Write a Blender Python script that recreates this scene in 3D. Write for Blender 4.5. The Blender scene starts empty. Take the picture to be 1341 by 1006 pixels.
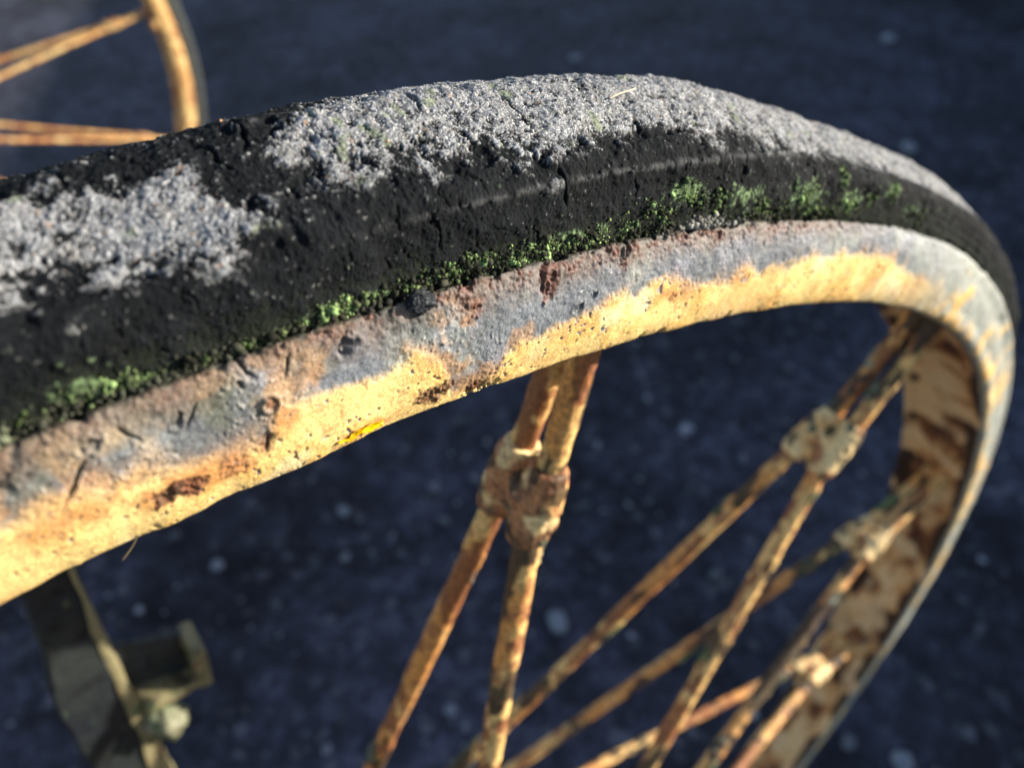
import bpy, bmesh, math, random
import numpy as np
from mathutils import Vector, Matrix

# ------------------------------------------------------------------ camera, sky, sun, exposure
sc = bpy.context.scene
col = sc.collection
S = 0.34                                   # metres: inner radius of the wheel rim (all wheel numbers are in rims)

CAM = (0.01564, -0.23242, 1.18752)
CX, CY, CZ = Vector((.79240, -.60999, 0)), Vector((.40557, .52685, .74695)), Vector((-.45564, -.59189, .66488))
cam_d = bpy.data.cameras.new("camera")
cam = bpy.data.objects.new("camera", cam_d)
col.objects.link(cam)
m3 = Matrix((CX, CY, CZ)).transposed()
cam.matrix_world = Matrix.Translation(Vector(CAM) * S) @ m3.to_4x4()
cam_d.sensor_width = 36
cam_d.lens = 36 * 1034.4 / 1341
cam_d.clip_start, cam_d.clip_end = .005, 500
cam_d.dof.use_dof = True
cam_d.dof.focus_distance = .285 * S
cam_d.dof.aperture_fstop = 17
sc.camera = cam

SUN = Vector((.892 * math.cos(math.radians(17)), -.452 * math.cos(math.radians(17)), math.sin(math.radians(17))))      # towards the sun
elev = math.asin(SUN.z)
world = bpy.data.worlds.new("World")
sc.world = world
world.use_nodes = True
wn = world.node_tree
bg = wn.nodes["Background"]
sky = wn.nodes.new("ShaderNodeTexSky")
sky.sky_type = 'NISHITA'
sky.sun_disc = False
sky.sun_elevation = elev
sky.sun_rotation = math.atan2(SUN.x, SUN.y)
wn.links.new(sky.outputs[0], bg.inputs[0])
bg.inputs[1].default_value = .10
sl = bpy.data.lights.new("sun", 'SUN')
sl.energy = 5
sl.angle = math.radians(.5)
sl.color = (1, .925, .79)
so = bpy.data.objects.new("sun", sl)
col.objects.link(so)
so.rotation_euler = SUN.to_track_quat('Z', 'Y').to_euler()
so.location = SUN * 8
vs = sc.view_settings
vs.view_transform = 'Standard'
vs.look = 'None'
vs.gamma = 1
vs.exposure = 1.18

random.seed(4)
rng = np.random.default_rng(4)

# ------------------------------------------------------------------ helpers
def tag(o, label=None, cat=None, group=None, kind=None):
    for k, v in (('label', label), ('category', cat), ('group', group), ('kind', kind)):
        if v: o[k] = v
    return o

def empty(name, loc=(0, 0, 0), parent=None):
    o = bpy.data.objects.new(name, None)
    o.empty_display_size = .05
    o.location = loc
    col.objects.link(o)
    if parent: o.parent = parent
    return o

def link(name, me, mat=None, parent=None, loc=None):
    o = bpy.data.objects.new(name, me)
    if mat and not me.materials: me.materials.append(mat)
    col.objects.link(o)
    if parent: o.parent = parent
    if loc is not None: o.location = loc
    return o

def np_mesh(name, V, F, smooth=True, colr=None):
    """V n x 3, F m x k (k = 3 or 4) -> mesh data, quick"""
    me = bpy.data.meshes.new(name)
    V = np.ascontiguousarray(V, np.float32)
    F = np.ascontiguousarray(F, np.int32)
    k = F.shape[1]
    me.vertices.add(len(V)); me.vertices.foreach_set('co', V.ravel())
    me.loops.add(F.size); me.loops.foreach_set('vertex_index', F.ravel())
    me.polygons.add(len(F))
    me.polygons.foreach_set('loop_start', np.arange(0, F.size, k, dtype=np.int32))
    me.polygons.foreach_set('use_smooth', np.full(len(F), smooth))
    me.update(calc_edges=True)
    if colr is not None:
        a = me.attributes.new('albedo', 'FLOAT_COLOR', 'POINT')
        a.data.foreach_set('color', np.c_[colr, np.ones(len(colr))].astype(np.float32).ravel())
    me.validate()
    return me

def grid_faces(n, m, wrap_n=False, wrap_m=False):
    i = np.arange(n if wrap_n else n - 1)[:, None]
    j = np.arange(m if wrap_m else m - 1)[None]
    i2, j2 = (i + 1) % n, (j + 1) % m
    q = np.stack(np.broadcast_arrays(i * m + j, i * m + j2, i2 * m + j2, i2 * m + j), -1)
    return q.reshape(-1, 4)

def _h(ix, iy, iz, seed):
    h = (ix * 73856093) ^ (iy * 19349663) ^ (iz * 83492791) ^ (seed * 2654435761 & 0x7fffffff)
    h = (h ^ (h >> 13)) * 1274126177 & 0x7fffffff
    h = (h ^ (h >> 16)) * 668265263 & 0x7fffffff
    return ((h ^ (h >> 15)) & 0xffff) / 32767.5 - 1

def vnoise(P, f, seed=0):
    X = P * f
    I = np.floor(X).astype(np.int64)
    T = X - I
    T = T * T * T * (T * (T * 6 - 15) + 10)
    o = 0
    for a in (0, 1):
        wx = T[..., 0] if a else 1 - T[..., 0]
        for b in (0, 1):
            wy = T[..., 1] if b else 1 - T[..., 1]
            for c in (0, 1):
                wz = T[..., 2] if c else 1 - T[..., 2]
                o = o + wx * wy * wz * _h(I[..., 0] + a, I[..., 1] + b, I[..., 2] + c, seed)
    return o

def fbm(P, f, octv=3, seed=0, gain=.5):
    o, a, n = 0, 1, 0
    for k in range(octv):
        o = o + a * vnoise(P + k * 7.31, f, seed + k); n += a
        f *= 2.03; a *= gain
    return o / n * 1.5

def sstep(a, b, x):
    t = np.clip((x - a) / (b - a), 0, 1)
    return t * t * (3 - 2 * t)

def mix(a, b, t):
    return a + (np.asarray(b) - a) * t[..., None]

def profile(P, n_dense=40):
    P = np.array(P, float)
    Q = np.vstack([2 * P[0] - P[1], P, 2 * P[-1] - P[-2]])
    out = []
    for i in range(1, len(Q) - 2):
        t = np.linspace(0, 1, n_dense, endpoint=False)[:, None]
        a, b, c, d = Q[i - 1], Q[i], Q[i + 1], Q[i + 2]
        out.append(.5 * ((2 * b) + (c - a) * t + (2 * a - 5 * b + 4 * c - d) * t * t + (3 * b - a - 3 * c + d) * t ** 3))
    out.append(P[-1:])
    C = np.vstack(out)
    s = np.r_[0, np.cumsum(np.hypot(*np.diff(C, axis=0).T))]
    return C, s

def at_s(C, s, u):
    p = np.stack([np.interp(u, s, C[:, 0]), np.interp(u, s, C[:, 1])], -1)
    e = 2e-4
    a = np.stack([np.interp(u - e, s, C[:, 0]), np.interp(u - e, s, C[:, 1])], -1)
    b = np.stack([np.interp(u + e, s, C[:, 0]), np.interp(u + e, s, C[:, 1])], -1)
    d = b - a
    d /= np.maximum(np.hypot(*d.T), 1e-9)[:, None]
    return p, d

def sd_poly(U, V, poly):
    """signed distance, inside positive"""
    poly = np.array(poly)
    d = np.full(U.shape, 1e9); ins = np.zeros(U.shape, bool)
    n = len(poly)
    for i in range(n):
        a, b = poly[i], poly[(i + 1) % n]
        e = b - a
        t = np.clip(((U - a[0]) * e[0] + (V - a[1]) * e[1]) / (e @ e), 0, 1)
        d = np.minimum(d, np.hypot(U - a[0] - t * e[0], V - a[1] - t * e[1]))
        if e[1] != 0:
            c = ((a[1] > V) != (b[1] > V)) & (U < a[0] + (V - a[1]) * e[0] / e[1])
            ins ^= c
    return np.where(ins, d, -d)

# ------------------------------------------------------------------ node materials
def new_mat(name):
    m = bpy.data.materials.new(name)
    m.use_nodes = True
    nt = m.node_tree
    b = nt.nodes['Principled BSDF']
    return m, nt, b

def N(nt, typ, **kw):
    n = nt.nodes.new(typ)
    for k, v in kw.items():
        if k in n.inputs: n.inputs[k].default_value = v
        else: setattr(n, k, v)
    return n

def noise(nt, vec, scale, detail=4, rough=.55):
    n = N(nt, 'ShaderNodeTexNoise', Scale=scale, Detail=detail, Roughness=rough)
    nt.links.new(vec, n.inputs['Vector'])
    return n.outputs[0]

def ramp(nt, fac, stops):
    r = nt.nodes.new('ShaderNodeValToRGB')
    e = r.color_ramp.elements
    while len(e) < len(stops): e.new(.5)
    for k, (p, c) in enumerate(stops):
        e[k].position = p
        e[k].color = (*c, 1) if isinstance(c, tuple) else (c, c, c, 1)
    nt.links.new(fac, r.inputs[0])
    return r.outputs[0]

def mixc(nt, fac, a, b, blend='MIX'):
    m = nt.nodes.new('ShaderNodeMix')
    m.data_type = 'RGBA'; m.blend_type = blend
    for k, v in ((0, fac), (6, a), (7, b)):
        if hasattr(v, 'links'): nt.links.new(v, m.inputs[k])
        elif k == 0: m.inputs[k].default_value = v
        else: m.inputs[k].default_value = (*v, 1)
    return m.outputs[2]

def bump(nt, b, h, strength, dist):
    n = N(nt, 'ShaderNodeBump', Strength=strength, Distance=dist)
    nt.links.new(h, n.inputs['Height'])
    nt.links.new(n.outputs[0], b.inputs['Normal'])

def surface_mat(name, grain, rough, spec=.3, bump_d=.0003):
    """colour worked out per vertex (albedo attribute) broken up further by grain noise"""
    m, nt, b = new_mat(name)
    at = N(nt, 'ShaderNodeAttribute', attribute_name='albedo')
    tc = nt.nodes.new('ShaderNodeTexCoord')
    n = noise(nt, tc.outputs['Object'], grain, 5, .65)
    c = mixc(nt, 1.0, at.outputs['Color'], ramp(nt, n, [(.28, .45), (.5, .95), (.72, 1.5)]), 'MULTIPLY')
    nt.links.new(c, b.inputs['Base Color'])
    nt.links.new(ramp(nt, n, [(.3, rough - .12), (.7, min(1, rough + .12))]), b.inputs['Roughness'])
    b.inputs['Specular IOR Level'].default_value = spec
    bump(nt, b, n, .6, bump_d)
    return m

M_tyre = surface_mat('weathered_rubber', 6500, .9, .12, .00026)
M_rim = surface_mat('chipped_rim_paint', 4200, .6, .32, .00012)
M_moss = surface_mat('moss_green', 6500, .95, .05, .0002)
M_lichen = surface_mat('lichen_grey', 2500, .9, .1, .0001)

def paint_mat(name, cream, deep, rust, dark, scale, rust_amt=.5, dark_amt=.36, green=0.):
    m, nt, b = new_mat(name)
    tc = nt.nodes.new('ShaderNodeTexCoord')
    oi = nt.nodes.new('ShaderNodeObjectInfo')
    mul = N(nt, 'ShaderNodeVectorMath', operation='SCALE'); mul.inputs[0].default_value = (7, 3, 5)
    nt.links.new(oi.outputs['Random'], mul.inputs['Scale'])
    add = N(nt, 'ShaderNodeVectorMath', operation='ADD')
    nt.links.new(tc.outputs['Object'], add.inputs[0]); nt.links.new(mul.outputs[0], add.inputs[1])
    v = add.outputs[0]
    big, mid, fine = noise(nt, v, scale, 5, .6), noise(nt, v, scale * 2.7, 6, .65), noise(nt, v, scale * 9, 5, .7)
    c = mixc(nt, ramp(nt, big, [(.38, 0.), (.62, 1.)]), cream, deep)
    c = mixc(nt, ramp(nt, mid, [(rust_amt, 0.), (rust_amt + .09, 1.)]), c, rust)
    off = N(nt, 'ShaderNodeVectorMath', operation='ADD'); off.inputs[1].default_value = (3.3, 1.7, 9.1)
    nt.links.new(v, off.inputs[0])
    dk = noise(nt, off.outputs[0], scale * 3.5, 6, .7)
    c = mixc(nt, ramp(nt, dk, [(dark_amt - .04, 1.), (dark_amt + .03, 0.)]), c, dark)
    if green:
        g = noise(nt, off.outputs[0], scale * 1.3, 5, .7)
        c = mixc(nt, ramp(nt, g, [(1 - green, 0.), (1.06 - green, 1.)]), c, (.10, .15, .06))
    c = mixc(nt, 1.0, c, ramp(nt, fine, [(.25, .6), (.55, 1.), (.8, 1.2)]), 'MULTIPLY')
    nt.links.new(c, b.inputs['Base Color'])
    nt.links.new(ramp(nt, mid, [(.35, .45), (.65, .8)]), b.inputs['Roughness'])
    b.inputs['Specular IOR Level'].default_value = .35
    bump(nt, b, fine, .5, .0006)
    return m

M_spoke = surface_mat('flaking_spoke_paint', 900, .6, .3, .0004)
M_boss = surface_mat('cream_boss_paint', 900, .6, .3, .0004)
M_far = paint_mat('back_wheel_paint', (.80, .54, .22), (.58, .28, .09), (.33, .11, .04), (.08, .05, .03), 34, .50, .40)
M_hub = paint_mat('hub_iron', (.5, .3, .11), (.36, .17, .06), (.2, .07, .03), (.03, .025, .02), 30, .5, .4)
M_bar = paint_mat('dark_bracket_iron', (.024, .029, .028), (.013, .017, .022), (.034, .026, .017), (.008, .009, .010), 40, .6, .42, .36)
M_lit_iron = paint_mat('lit_edge_iron', (.30, .25, .13), (.17, .15, .08), (.17, .08, .04), (.04, .04, .03), 40, .58, .38, .42)  # paler tone standing in for sunlight on the bracket's edges

m, nt, b = new_mat('plain_rubber'); M_rub = m
tc = nt.nodes.new('ShaderNodeTexCoord')
n = noise(nt, tc.outputs['Object'], 60, 6, .7)
nt.links.new(ramp(nt, n, [(.3, (.018, .021, .020)), (.6, (.036, .040, .038)), (.85, (.07, .075, .07))]), b.inputs['Base Color'])
b.inputs['Roughness'].default_value = .85
bump(nt, b, n, .5, .002)

# ------------------------------------------------------------------ setting: ground
def slope(y):
    return (-1.127 + .142 * np.exp(-((y / S - 2.9) / 2.4) ** 2)) * S
gm, nt, b = new_mat('dark_tarmac')
tc = nt.nodes.new('ShaderNodeTexCoord')
big = noise(nt, tc.outputs['Object'], 3.2, 6, .68)
mid = noise(nt, tc.outputs['Object'], 28, 7, .78)
fin = noise(nt, tc.outputs['Object'], 160, 4, .7)
vor = N(nt, 'ShaderNodeTexVoronoi', Scale=95.); nt.links.new(tc.outputs['Object'], vor.inputs['Vector'])
c = mixc(nt, ramp(nt, big, [(.35, 0.), (.65, 1.)]), (.013, .014, .022), (.054, .056, .084))
c = mixc(nt, 1.0, c, ramp(nt, mid, [(.32, .3), (.5, .9), (.66, 2.2)]), 'MULTIPLY')
c = mixc(nt, 1.0, c, ramp(nt, fin, [(.3, .55), (.5, 1.), (.72, 1.7)]), 'MULTIPLY')
c = mixc(nt, ramp(nt, vor.outputs['Color'], [(.80, 0.), (.92, .6)]), c, (.15, .155, .18))
nt.links.new(c, b.inputs['Base Color'])
b.inputs['Roughness'].default_value = .85
b.inputs['Specular IOR Level'].default_value = .25
bump(nt, b, fin, .8, .004)
gx = np.concatenate([[-60], np.linspace(-3, 6, 90), [60]])
gy = np.concatenate([[-60], np.linspace(-3, 6, 90), [60]])
GX, GY = np.meshgrid(gx, gy, indexing='ij')
GZ = slope(GY) + .004 * vnoise(np.stack([GX, GY, GX * 0], -1), 3.1, 5)
me = np_mesh('ground', np.stack([GX, GY, GZ], -1).reshape(-1, 3), grid_faces(len(gx), len(gy))[:, ::-1])
tag(link('ground', me, gm), 'dark blue grey tarmac yard with pale grit scattered over it', kind='structure')

# unseen wall right of the view, added to keep sun off the tarmac
wm, nt, b = new_mat('shade_wall_stone')
tc = nt.nodes.new('ShaderNodeTexCoord')
n = noise(nt, tc.outputs['Object'], 9, 6, .65)
nt.links.new(ramp(nt, n, [(.3, (.16, .15, .14)), (.7, (.30, .28, .25))]), b.inputs['Base Color'])
b.inputs['Roughness'].default_value = .9
bump(nt, b, n, .6, .01)
def wall_box(bm, x0, x1, y0, y1, z0, z1):
    bmesh.ops.create_cube(bm, size=1, matrix=Matrix.Translation(((x0 + x1) / 2, (y0 + y1) / 2, (z0 + z1) / 2)) @ Matrix.Diagonal((x1 - x0, y1 - y0, z1 - z0, 1)))
wall = empty('added_shade_wall', (7.6 * S * .892, -7.6 * S * .452, slope(0) - .02))
wall.rotation_euler = (0, 0, math.atan2(-.452, .892))
tag(wall, 'added low wall, unseen beyond the right edge, put there to shade the tarmac', 'wall')
WH = 3.02 * S + .02
bm = bmesh.new(); wall_box(bm, 0, .24, -2.4, 4.6, -.3, WH - .06)
me = bpy.data.meshes.new('shade_wall_body'); bm.to_mesh(me); bm.free(); link('shade_wall_body', me, wm, wall)
bm = bmesh.new(); wall_box(bm, .0, .28, -2.43, 4.63, WH - .0605, WH)
bmesh.ops.bevel(bm, geom=list(bm.edges), offset=.006, segments=2, affect='EDGES')
me = bpy.data.meshes.new('shade_wall_coping'); bm.to_mesh(me); bm.free(); link('shade_wall_coping', me, wm, wall)

# ------------------------------------------------------------------ the near wheel
TYRE = [(1.030, -.041), (1.040, -.0440), (1.050, -.0468), (1.062, -.0462), (1.0715, -.0440), (1.0755, -.0405), (1.0800, -.030), (1.0865, -.015), (1.0900, 0), (1.0865, .015), (1.0800, .030), (1.0755, .0405), (1.0715, .0440), (1.062, .0462), (1.050, .0468), (1.040, .0440), (1.030, .041)]
RIM = [(1.030, -.0445), (1.040, -.0455), (1.0455, -.0475), (1.0470, -.0494), (1.0455, -.0515), (1.036, -.0545), (1.024, -.0562), (1.012, -.0560), (1.003, -.0540), (.9995, -.0515), (.9985, -.0480), (1.0005, -.0430), (1.0045, -.0390), (1.0065, -.030), (1.0065, 0), (1.0065, .030), (1.0045, .036), (1.0005, .041), (.9985, .0445), (.9995, .048), (1.003, .0500), (1.012, .0525), (1.024, .0535), (1.036, .0520), (1.0455, .0505), (1.0470, .0485), (1.0455, .0465), (1.040, .0455), (1.030, .0445)]
CT, ST = profile(TYRE)
CR, SR = profile(RIM)

# angles: finely spaced where the wheel is close to the eye
dep_t = [-40, 6, 38, 55, 62, 70, 76, 82, 91, 97, 104]
dep_d = [1.3, 1.14, .70, .48, .38, .31, .255, .205, .19, .20, .3]
ths = []
t = 100.
while t > -42:
    ths.append(t)
    t -= math.degrees(1.4 * np.interp(t, dep_t, dep_d) / 790 / 1.05) if t < 97 else .08
ths = np.array(ths)
th_c = np.linspace(ths[-1] - 1.5, 100 - 360 + 1.5, 170)
TH = np.concatenate([ths, th_c])
THr = np.radians(TH)

def turn(p, disp_n, d):
    """profile points p (n x 2) + displacement along the outward normal -> world grid"""
    nr, ny = d[:, 1], -d[:, 0]
    r = p[None, :, 0] + disp_n * nr[None]
    y = p[None, :, 1] + disp_n * ny[None]
    return np.stack([r * np.cos(THr)[:, None], y, r * np.sin(THr)[:, None]], -1)

def blob(U, V, th0, s0, ru, rs):
    return np.exp(-(((U - math.radians(th0) * 1.03) / ru) ** 2 + ((V - s0) / rs) ** 2))

wheel = empty('cart_wheel')
tag(wheel, 'large near spoked wheel with chipped yellow rim and lichen crusted black tyre', 'wheel', 'old cart wheels')

# ---- tyre
sT = np.concatenate([np.linspace(0, .012, 8)[:-1], np.arange(.012, .118, .00042), np.linspace(.118, ST[-1], 22)])
p, d = at_s(CT, ST, sT)
P0 = turn(p, np.zeros((len(TH), len(sT))), d)
near = sstep(-45, -30, TH)[:, None] * np.ones((1, len(sT)))
U = THr[:, None] * 1.03 * np.ones((1, len(sT)))
V = sT[None] * np.ones((len(TH), 1))
R_ = lambda L: [(math.radians(a) * 1.03, s) for a, s in L]
patch1 = R_([(91.5, .090), (88.8, .086), (88.2, .085), (87.3, .082), (86.5, .0775), (86.05, .067), (85.93, .0525), (86.28, .047), (87.07, .0488), (87.81, .0479), (88.75, .0531), (89.35, .0519), (91.5, .050)])
patch2 = R_([(85.3, .0784), (84.6, .0867), (84.0, .0945), (82.6, .108), (79.8, .125), (76.7, .125), (74, .125), (71.5, .118), (68.3, .110), (64, .102), (55, .098), (40, .09), (20, .085), (20, .070), (40, .067), (52, .060), (62.2, .0525), (66.97, .0561), (70.44, .0534), (73.36, .0531), (73.8, .065), (75.44, .0535), (76.87, .061), (78.75, .0595), (80.78, .0525), (81.53, .0653), (82.91, .0535), (82.91, .0619), (84.25, .0601), (84.65, .0699), (85.19, .0693)])
sd = np.maximum(sd_poly(U, V, patch1), sd_poly(U, V, patch2))
n_big = fbm(P0, 90, 3, 1)
n_mid = fbm(P0, 320, 3, 11)
n_grain = fbm(P0, 780, 2, 21)
n_gr2 = vnoise(P0, 2100, 31)
n_gr3 = vnoise(P0, 3300, 37)
n_gr1 = vnoise(P0, 1300, 41)
lich = sstep(-.0075, .0060, sd + .006 * n_big + .0045 * n_mid + .0020 * n_grain)
dens = np.clip(.52 + .55 * n_mid + .40 * n_big + .25 * fbm(P0, 40, 2, 43) + np.clip(sd * 45, -.3, .45), 0, 1.2)
stray = sstep(.80, 1.0, n_grain + .25 * n_big) * sstep(.046, .056, V) * sstep(.135, .12, V) * .6
cov = sstep(-.25, .45, dens * 1.9 - 1.05 + .20 * n_gr1 + .35 * n_gr2 + .60 * n_gr3 + .25 * n_grain)
lich = np.clip(np.maximum(lich * cov, stray), 0, 1)
# shape
dis_r = np.interp(TH, [20, 36, 42, 47, 55, 63, 68, 71, 73, 75, 77, 80, 83.5, 85.5, 86.5, 87.5, 88.4, 96], [-.013, -.013, -.0095, -.0055, -.003, -.006, -.006, -.003, .0008, .0036, .0042, .0030, .0025, .0009, -.0009, -.0027, -.0036, -.004])[:, None]
crown = sstep(.036, .055, V) * sstep(.15, .125, V)
disp = dis_r * crown - .005 * sstep(47, 38, TH)[:, None] * sstep(.010, .016, V) + .0011 * fbm(P0, 24, 2, 5) + .0010 * n_big
rough_t = sstep(.044, .054, V)
disp += (.00030 + .00016 * rough_t) * n_mid + (.00017 + .00008 * rough_t) * n_grain
disp += lich * (.00006 + .00004 * n_grain + .00004 * n_gr1 + .00010 * n_gr2 + .00018 * n_gr3)
disp += (1 - lich) * (.00016 * n_gr3 + .00020 * n_gr2 + .00018 * n_gr1)
# eaten-away tread edge along the fold, hollows in the dark bare tread
disp -= .0016 * sstep(.25, .8, fbm(P0, 130, 2, 61)) * sstep(.036, .046, V) * (1 - lich)
# cross cracks in the sidewall and fold (angle, centre, length along section, half width, depth)
crk = [(80.19, .043, .010, .0009, .0040), (71.3, .046, .012, .0006, .0025), (68.9, .050, .014, .0006, .0026), (83.0, .0369, .010, .0005, .0016), (63.6, .046, .013, .0007, .0026),
       (85.3, .0905, .014, .0008, .0030), (85.85, .081, .012, .0007, .0028), (80.3, .077, .014, .0006, .0022), (60.5, .044, .012, .0008, .0025), (57, .046, .01, .0008, .0022), (74.5, .042, .012, .0005, .0016),
       (76.8, .041, .010, .0004, .0012), (78.2, .040, .012, .0005, .0012), (82.2, .0885, .012, .0006, .002), (88.0, .0945, .012, .0009, .003), (54, .04, .014, .0009, .0022), (66, .043, .012, .0006, .002), (84.2, .0745, .014, .0005, .0018), (77.6, .098, .01, .0006, .002)]
for k in range(70):
    crk.append((rng.uniform(52, 91), rng.uniform(.026, .05), rng.uniform(.003, .009), rng.uniform(.00022, .0004), rng.uniform(.0004, .0011)))
dark_c = np.zeros_like(V)
wob = .0016 * n_mid + .003 * n_big
for a, s0, ln, w, dp in crk:
    i0, i1 = np.searchsorted(-TH, -(a + .6)), np.searchsorted(-TH, -(a - .6))
    u, v, ww = U[i0:i1], V[i0:i1], wob[i0:i1]
    g = np.exp(-((u - math.radians(a) * 1.03 + ww - .12 * (v - s0)) / w) ** 2) * np.exp(-((v - s0) / (ln * .6)) ** 4)
    disp[i0:i1] -= dp * g
    dark_c[i0:i1] = np.maximum(dark_c[i0:i1], g)
ck = np.abs(fbm(P0 * np.array((1, 1, 1)), 150, 3, 91)) + .25 * np.abs(fbm(P0, 420, 2, 93))
ck = sstep(.10, .03, ck) * sstep(-.1, .5, fbm(P0, 35, 2, 95)) * (1 - lich)
disp -= .0007 * ck
dark_c = np.maximum(dark_c, .6 * ck)
# thin raised mould line along the fold, its faint highlight painted into the colour
foldv = np.interp(TH, [55, 67.5, 75.3, 79.2, 82.2, 84, 87], [.050, .0535, .0455, .0446, .043, .0421, .041])[:, None]
ridge = np.exp(-((V - foldv) / .0011) ** 2) * sstep(85.5, 81, TH)[:, None] * sstep(64, 70, TH)[:, None] * (1 - dark_c)
disp += .0005 * ridge * sstep(-1., .3, n_mid)
# concentric mould ribs low on the sidewall further round
disp += .0003 * np.sin(V * 2 * math.pi / .0052) * sstep(.012, .018, V) * sstep(.038, .030, V) * sstep(66, 58, TH)[:, None]
Pt = turn(p, disp, d)
rub = np.array((.0056, .0066, .0080))
C = np.ones(V.shape + (3,)) * rub
C = mix(C, (.0105, .0122, .0145), sstep(-.3, .9, n_mid + .5 * n_big))
C = mix(C, (.036, .038, .041), .8 * sstep(.4, 1., n_grain + .3 * n_gr2) * rough_t)
C = mix(C, (.11, .11, .112), .55 * ridge * sstep(-.9, .6, n_mid + n_grain * .5))  # painted highlight on the fold
C = mix(C, (.16, .16, .155), .8 * sstep(.98, 1.15, n_grain + .3 * n_gr3))
warm = fbm(P0, 210, 2, 71)
lc = mix(np.ones(V.shape + (3,)) * np.array((.13, .135, .148)), (.19, .185, .18), sstep(-.4, .6, warm))
lc = mix(lc, (.36, .365, .38), sstep(-.1, .55, .55 * n_gr3 + .40 * n_gr2 + .25 * n_gr1 + .3 * n_mid))
lc = mix(lc, (.64, .63, .62), sstep(.28, .8, .7 * n_gr3 + .45 * n_gr2 + .2 * n_grain))
lc = mix(lc, (.03, .031, .034), .9 * sstep(.25, .7, -.6 * n_gr3 - .4 * n_gr1 - .35 * n_mid))
lc = mix(lc, (.42, .22, .10), sstep(.82, 1.0, vnoise(P0, 620, 81)))
lc = mix(lc, (.20, .24, .13), .6 * sstep(.72, 1.0, fbm(P0, 150, 2, 83)))
C = mix(C, lc, lich)
# moss staining on the sidewall
mossm = np.zeros_like(V)
for a, s0, ru, rs, w in [(76.6, .0345, .012, .006, 1), (74.5, .030, .02, .006, .7), (71.4, .030, .016, .008, .9), (69.8, .038, .006, .007, .9), (69.0, .027, .014, .007, .9), (66.5, .036, .009, .006, .9), (64.5, .027, .02, .006, .5), (88.9, .0235, .008, .006, .9), (80.5, .022, .05, .005, .7), (84.5, .020, .05, .004, .5), (62, .035, .02, .005, .3)]:
    mossm = np.maximum(mossm, w * blob(U, V, a, s0, ru, rs))
mossm = sstep(.42, .85, mossm + .35 * n_mid + .28 * n_grain)
C = mix(C, (.035, .044, .022), sstep(.032, .014, V + .006 * n_mid + .004 * n_grain) * .4)
C = mix(C, mix(np.ones(V.shape + (3,)) * np.array((.07, .10, .05)), (.22, .32, .15), sstep(-.2, .8, n_grain)), mossm * .85)
C = mix(C, (.006, .006, .006), dark_c)
me = np_mesh('tyre', Pt.reshape(-1, 3) * S, grid_faces(len(TH), len(sT), True), colr=C.reshape(-1, 3))
tyre = link('tyre', me, M_tyre, wheel)
tyre['label'] = 'black solid rubber tyre with a grey lichen crusted tread'
def tyre_pt(th, s, h=0.):
    """point on the worn tyre"""
    i = np.searchsorted(-TH[:len(ths)], -np.asarray(th)); i = np.clip(i, 0, len(ths) - 1)
    j = np.clip(np.searchsorted(sT, s), 0, len(sT) - 1)
    nr, ny = d_t[j, 1], -d_t[j, 0]
    a = THr[i]
    nn = np.stack([nr * np.cos(a), ny, nr * np.sin(a)], -1)
    return Pt[i, j] + nn * np.asarray(h)[..., None], nn, i, j
d_t = d
lich_t = lich

# ---- rim
sR = np.concatenate([np.linspace(0, .012, 8)[:-1], np.arange(.012, .078, .00042), np.linspace(.078, .165, 70)[1:], np.linspace(.165, SR[-1], 26)[1:]])
p, d = at_s(CR, SR, sR)
d_r = d
P0 = turn(p, np.zeros((len(TH), len(sR))), -d)
U = THr[:, None] * 1.03 * np.ones((1, len(sR)))
V = sR[None] * np.ones((len(TH), 1))
n_big, n_mid, n_fin = fbm(P0, 70, 3, 101), fbm(P0, 260, 3, 111), fbm(P0, 800, 2, 121)
n_pit = fbm(P0, 520, 2, 131)
n_lrg = fbm(P0, 26, 3, 141)
yb = np.interp(TH, [20, 30, 40, 47, 51, 57.3, 62.1, 64.3, 66.4, 69.9, 73, 74.6, 76.1, 77, 78.3, 79.2, 80.5, 81.58, 81.85, 82.8, 83.26, 83.8, 84.9, 85.6, 86.4, 86.7, 87.4, 88, 88.65, 89.4, 90, 90.6, 95],
               [.056, .056, .055, .053, .052, .0465, .0465, .0393, .0368, .0375, .0405, .0433, .0449, .039, .0385, .0445, .0453, .0494, .0600, .0600, .0453, .0375, .0375, .0378, .0401, .049, .0486, .0453, .0437, .0413, .0393, .038, .038])[:, None]
band = sstep(.0700, .0668, V) * sstep(.0165, .0195, V)
inner = sstep(.070, .074, V) * sstep(.168, .163, V)
yel = sstep(-.0032, .0032, V - yb + .0038 * n_big + .0018 * n_mid + .0009 * n_fin)
yel = yel * sstep(1.05, .8, n_pit + .3 * n_big)
far_mix = sstep(66, 55, TH)[:, None]
yel = np.maximum(yel * (1 - far_mix), far_mix * sstep(-.15, .45, n_lrg * .8 + n_big * .6 + (V - .050) * 24) * .92) * band
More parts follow.
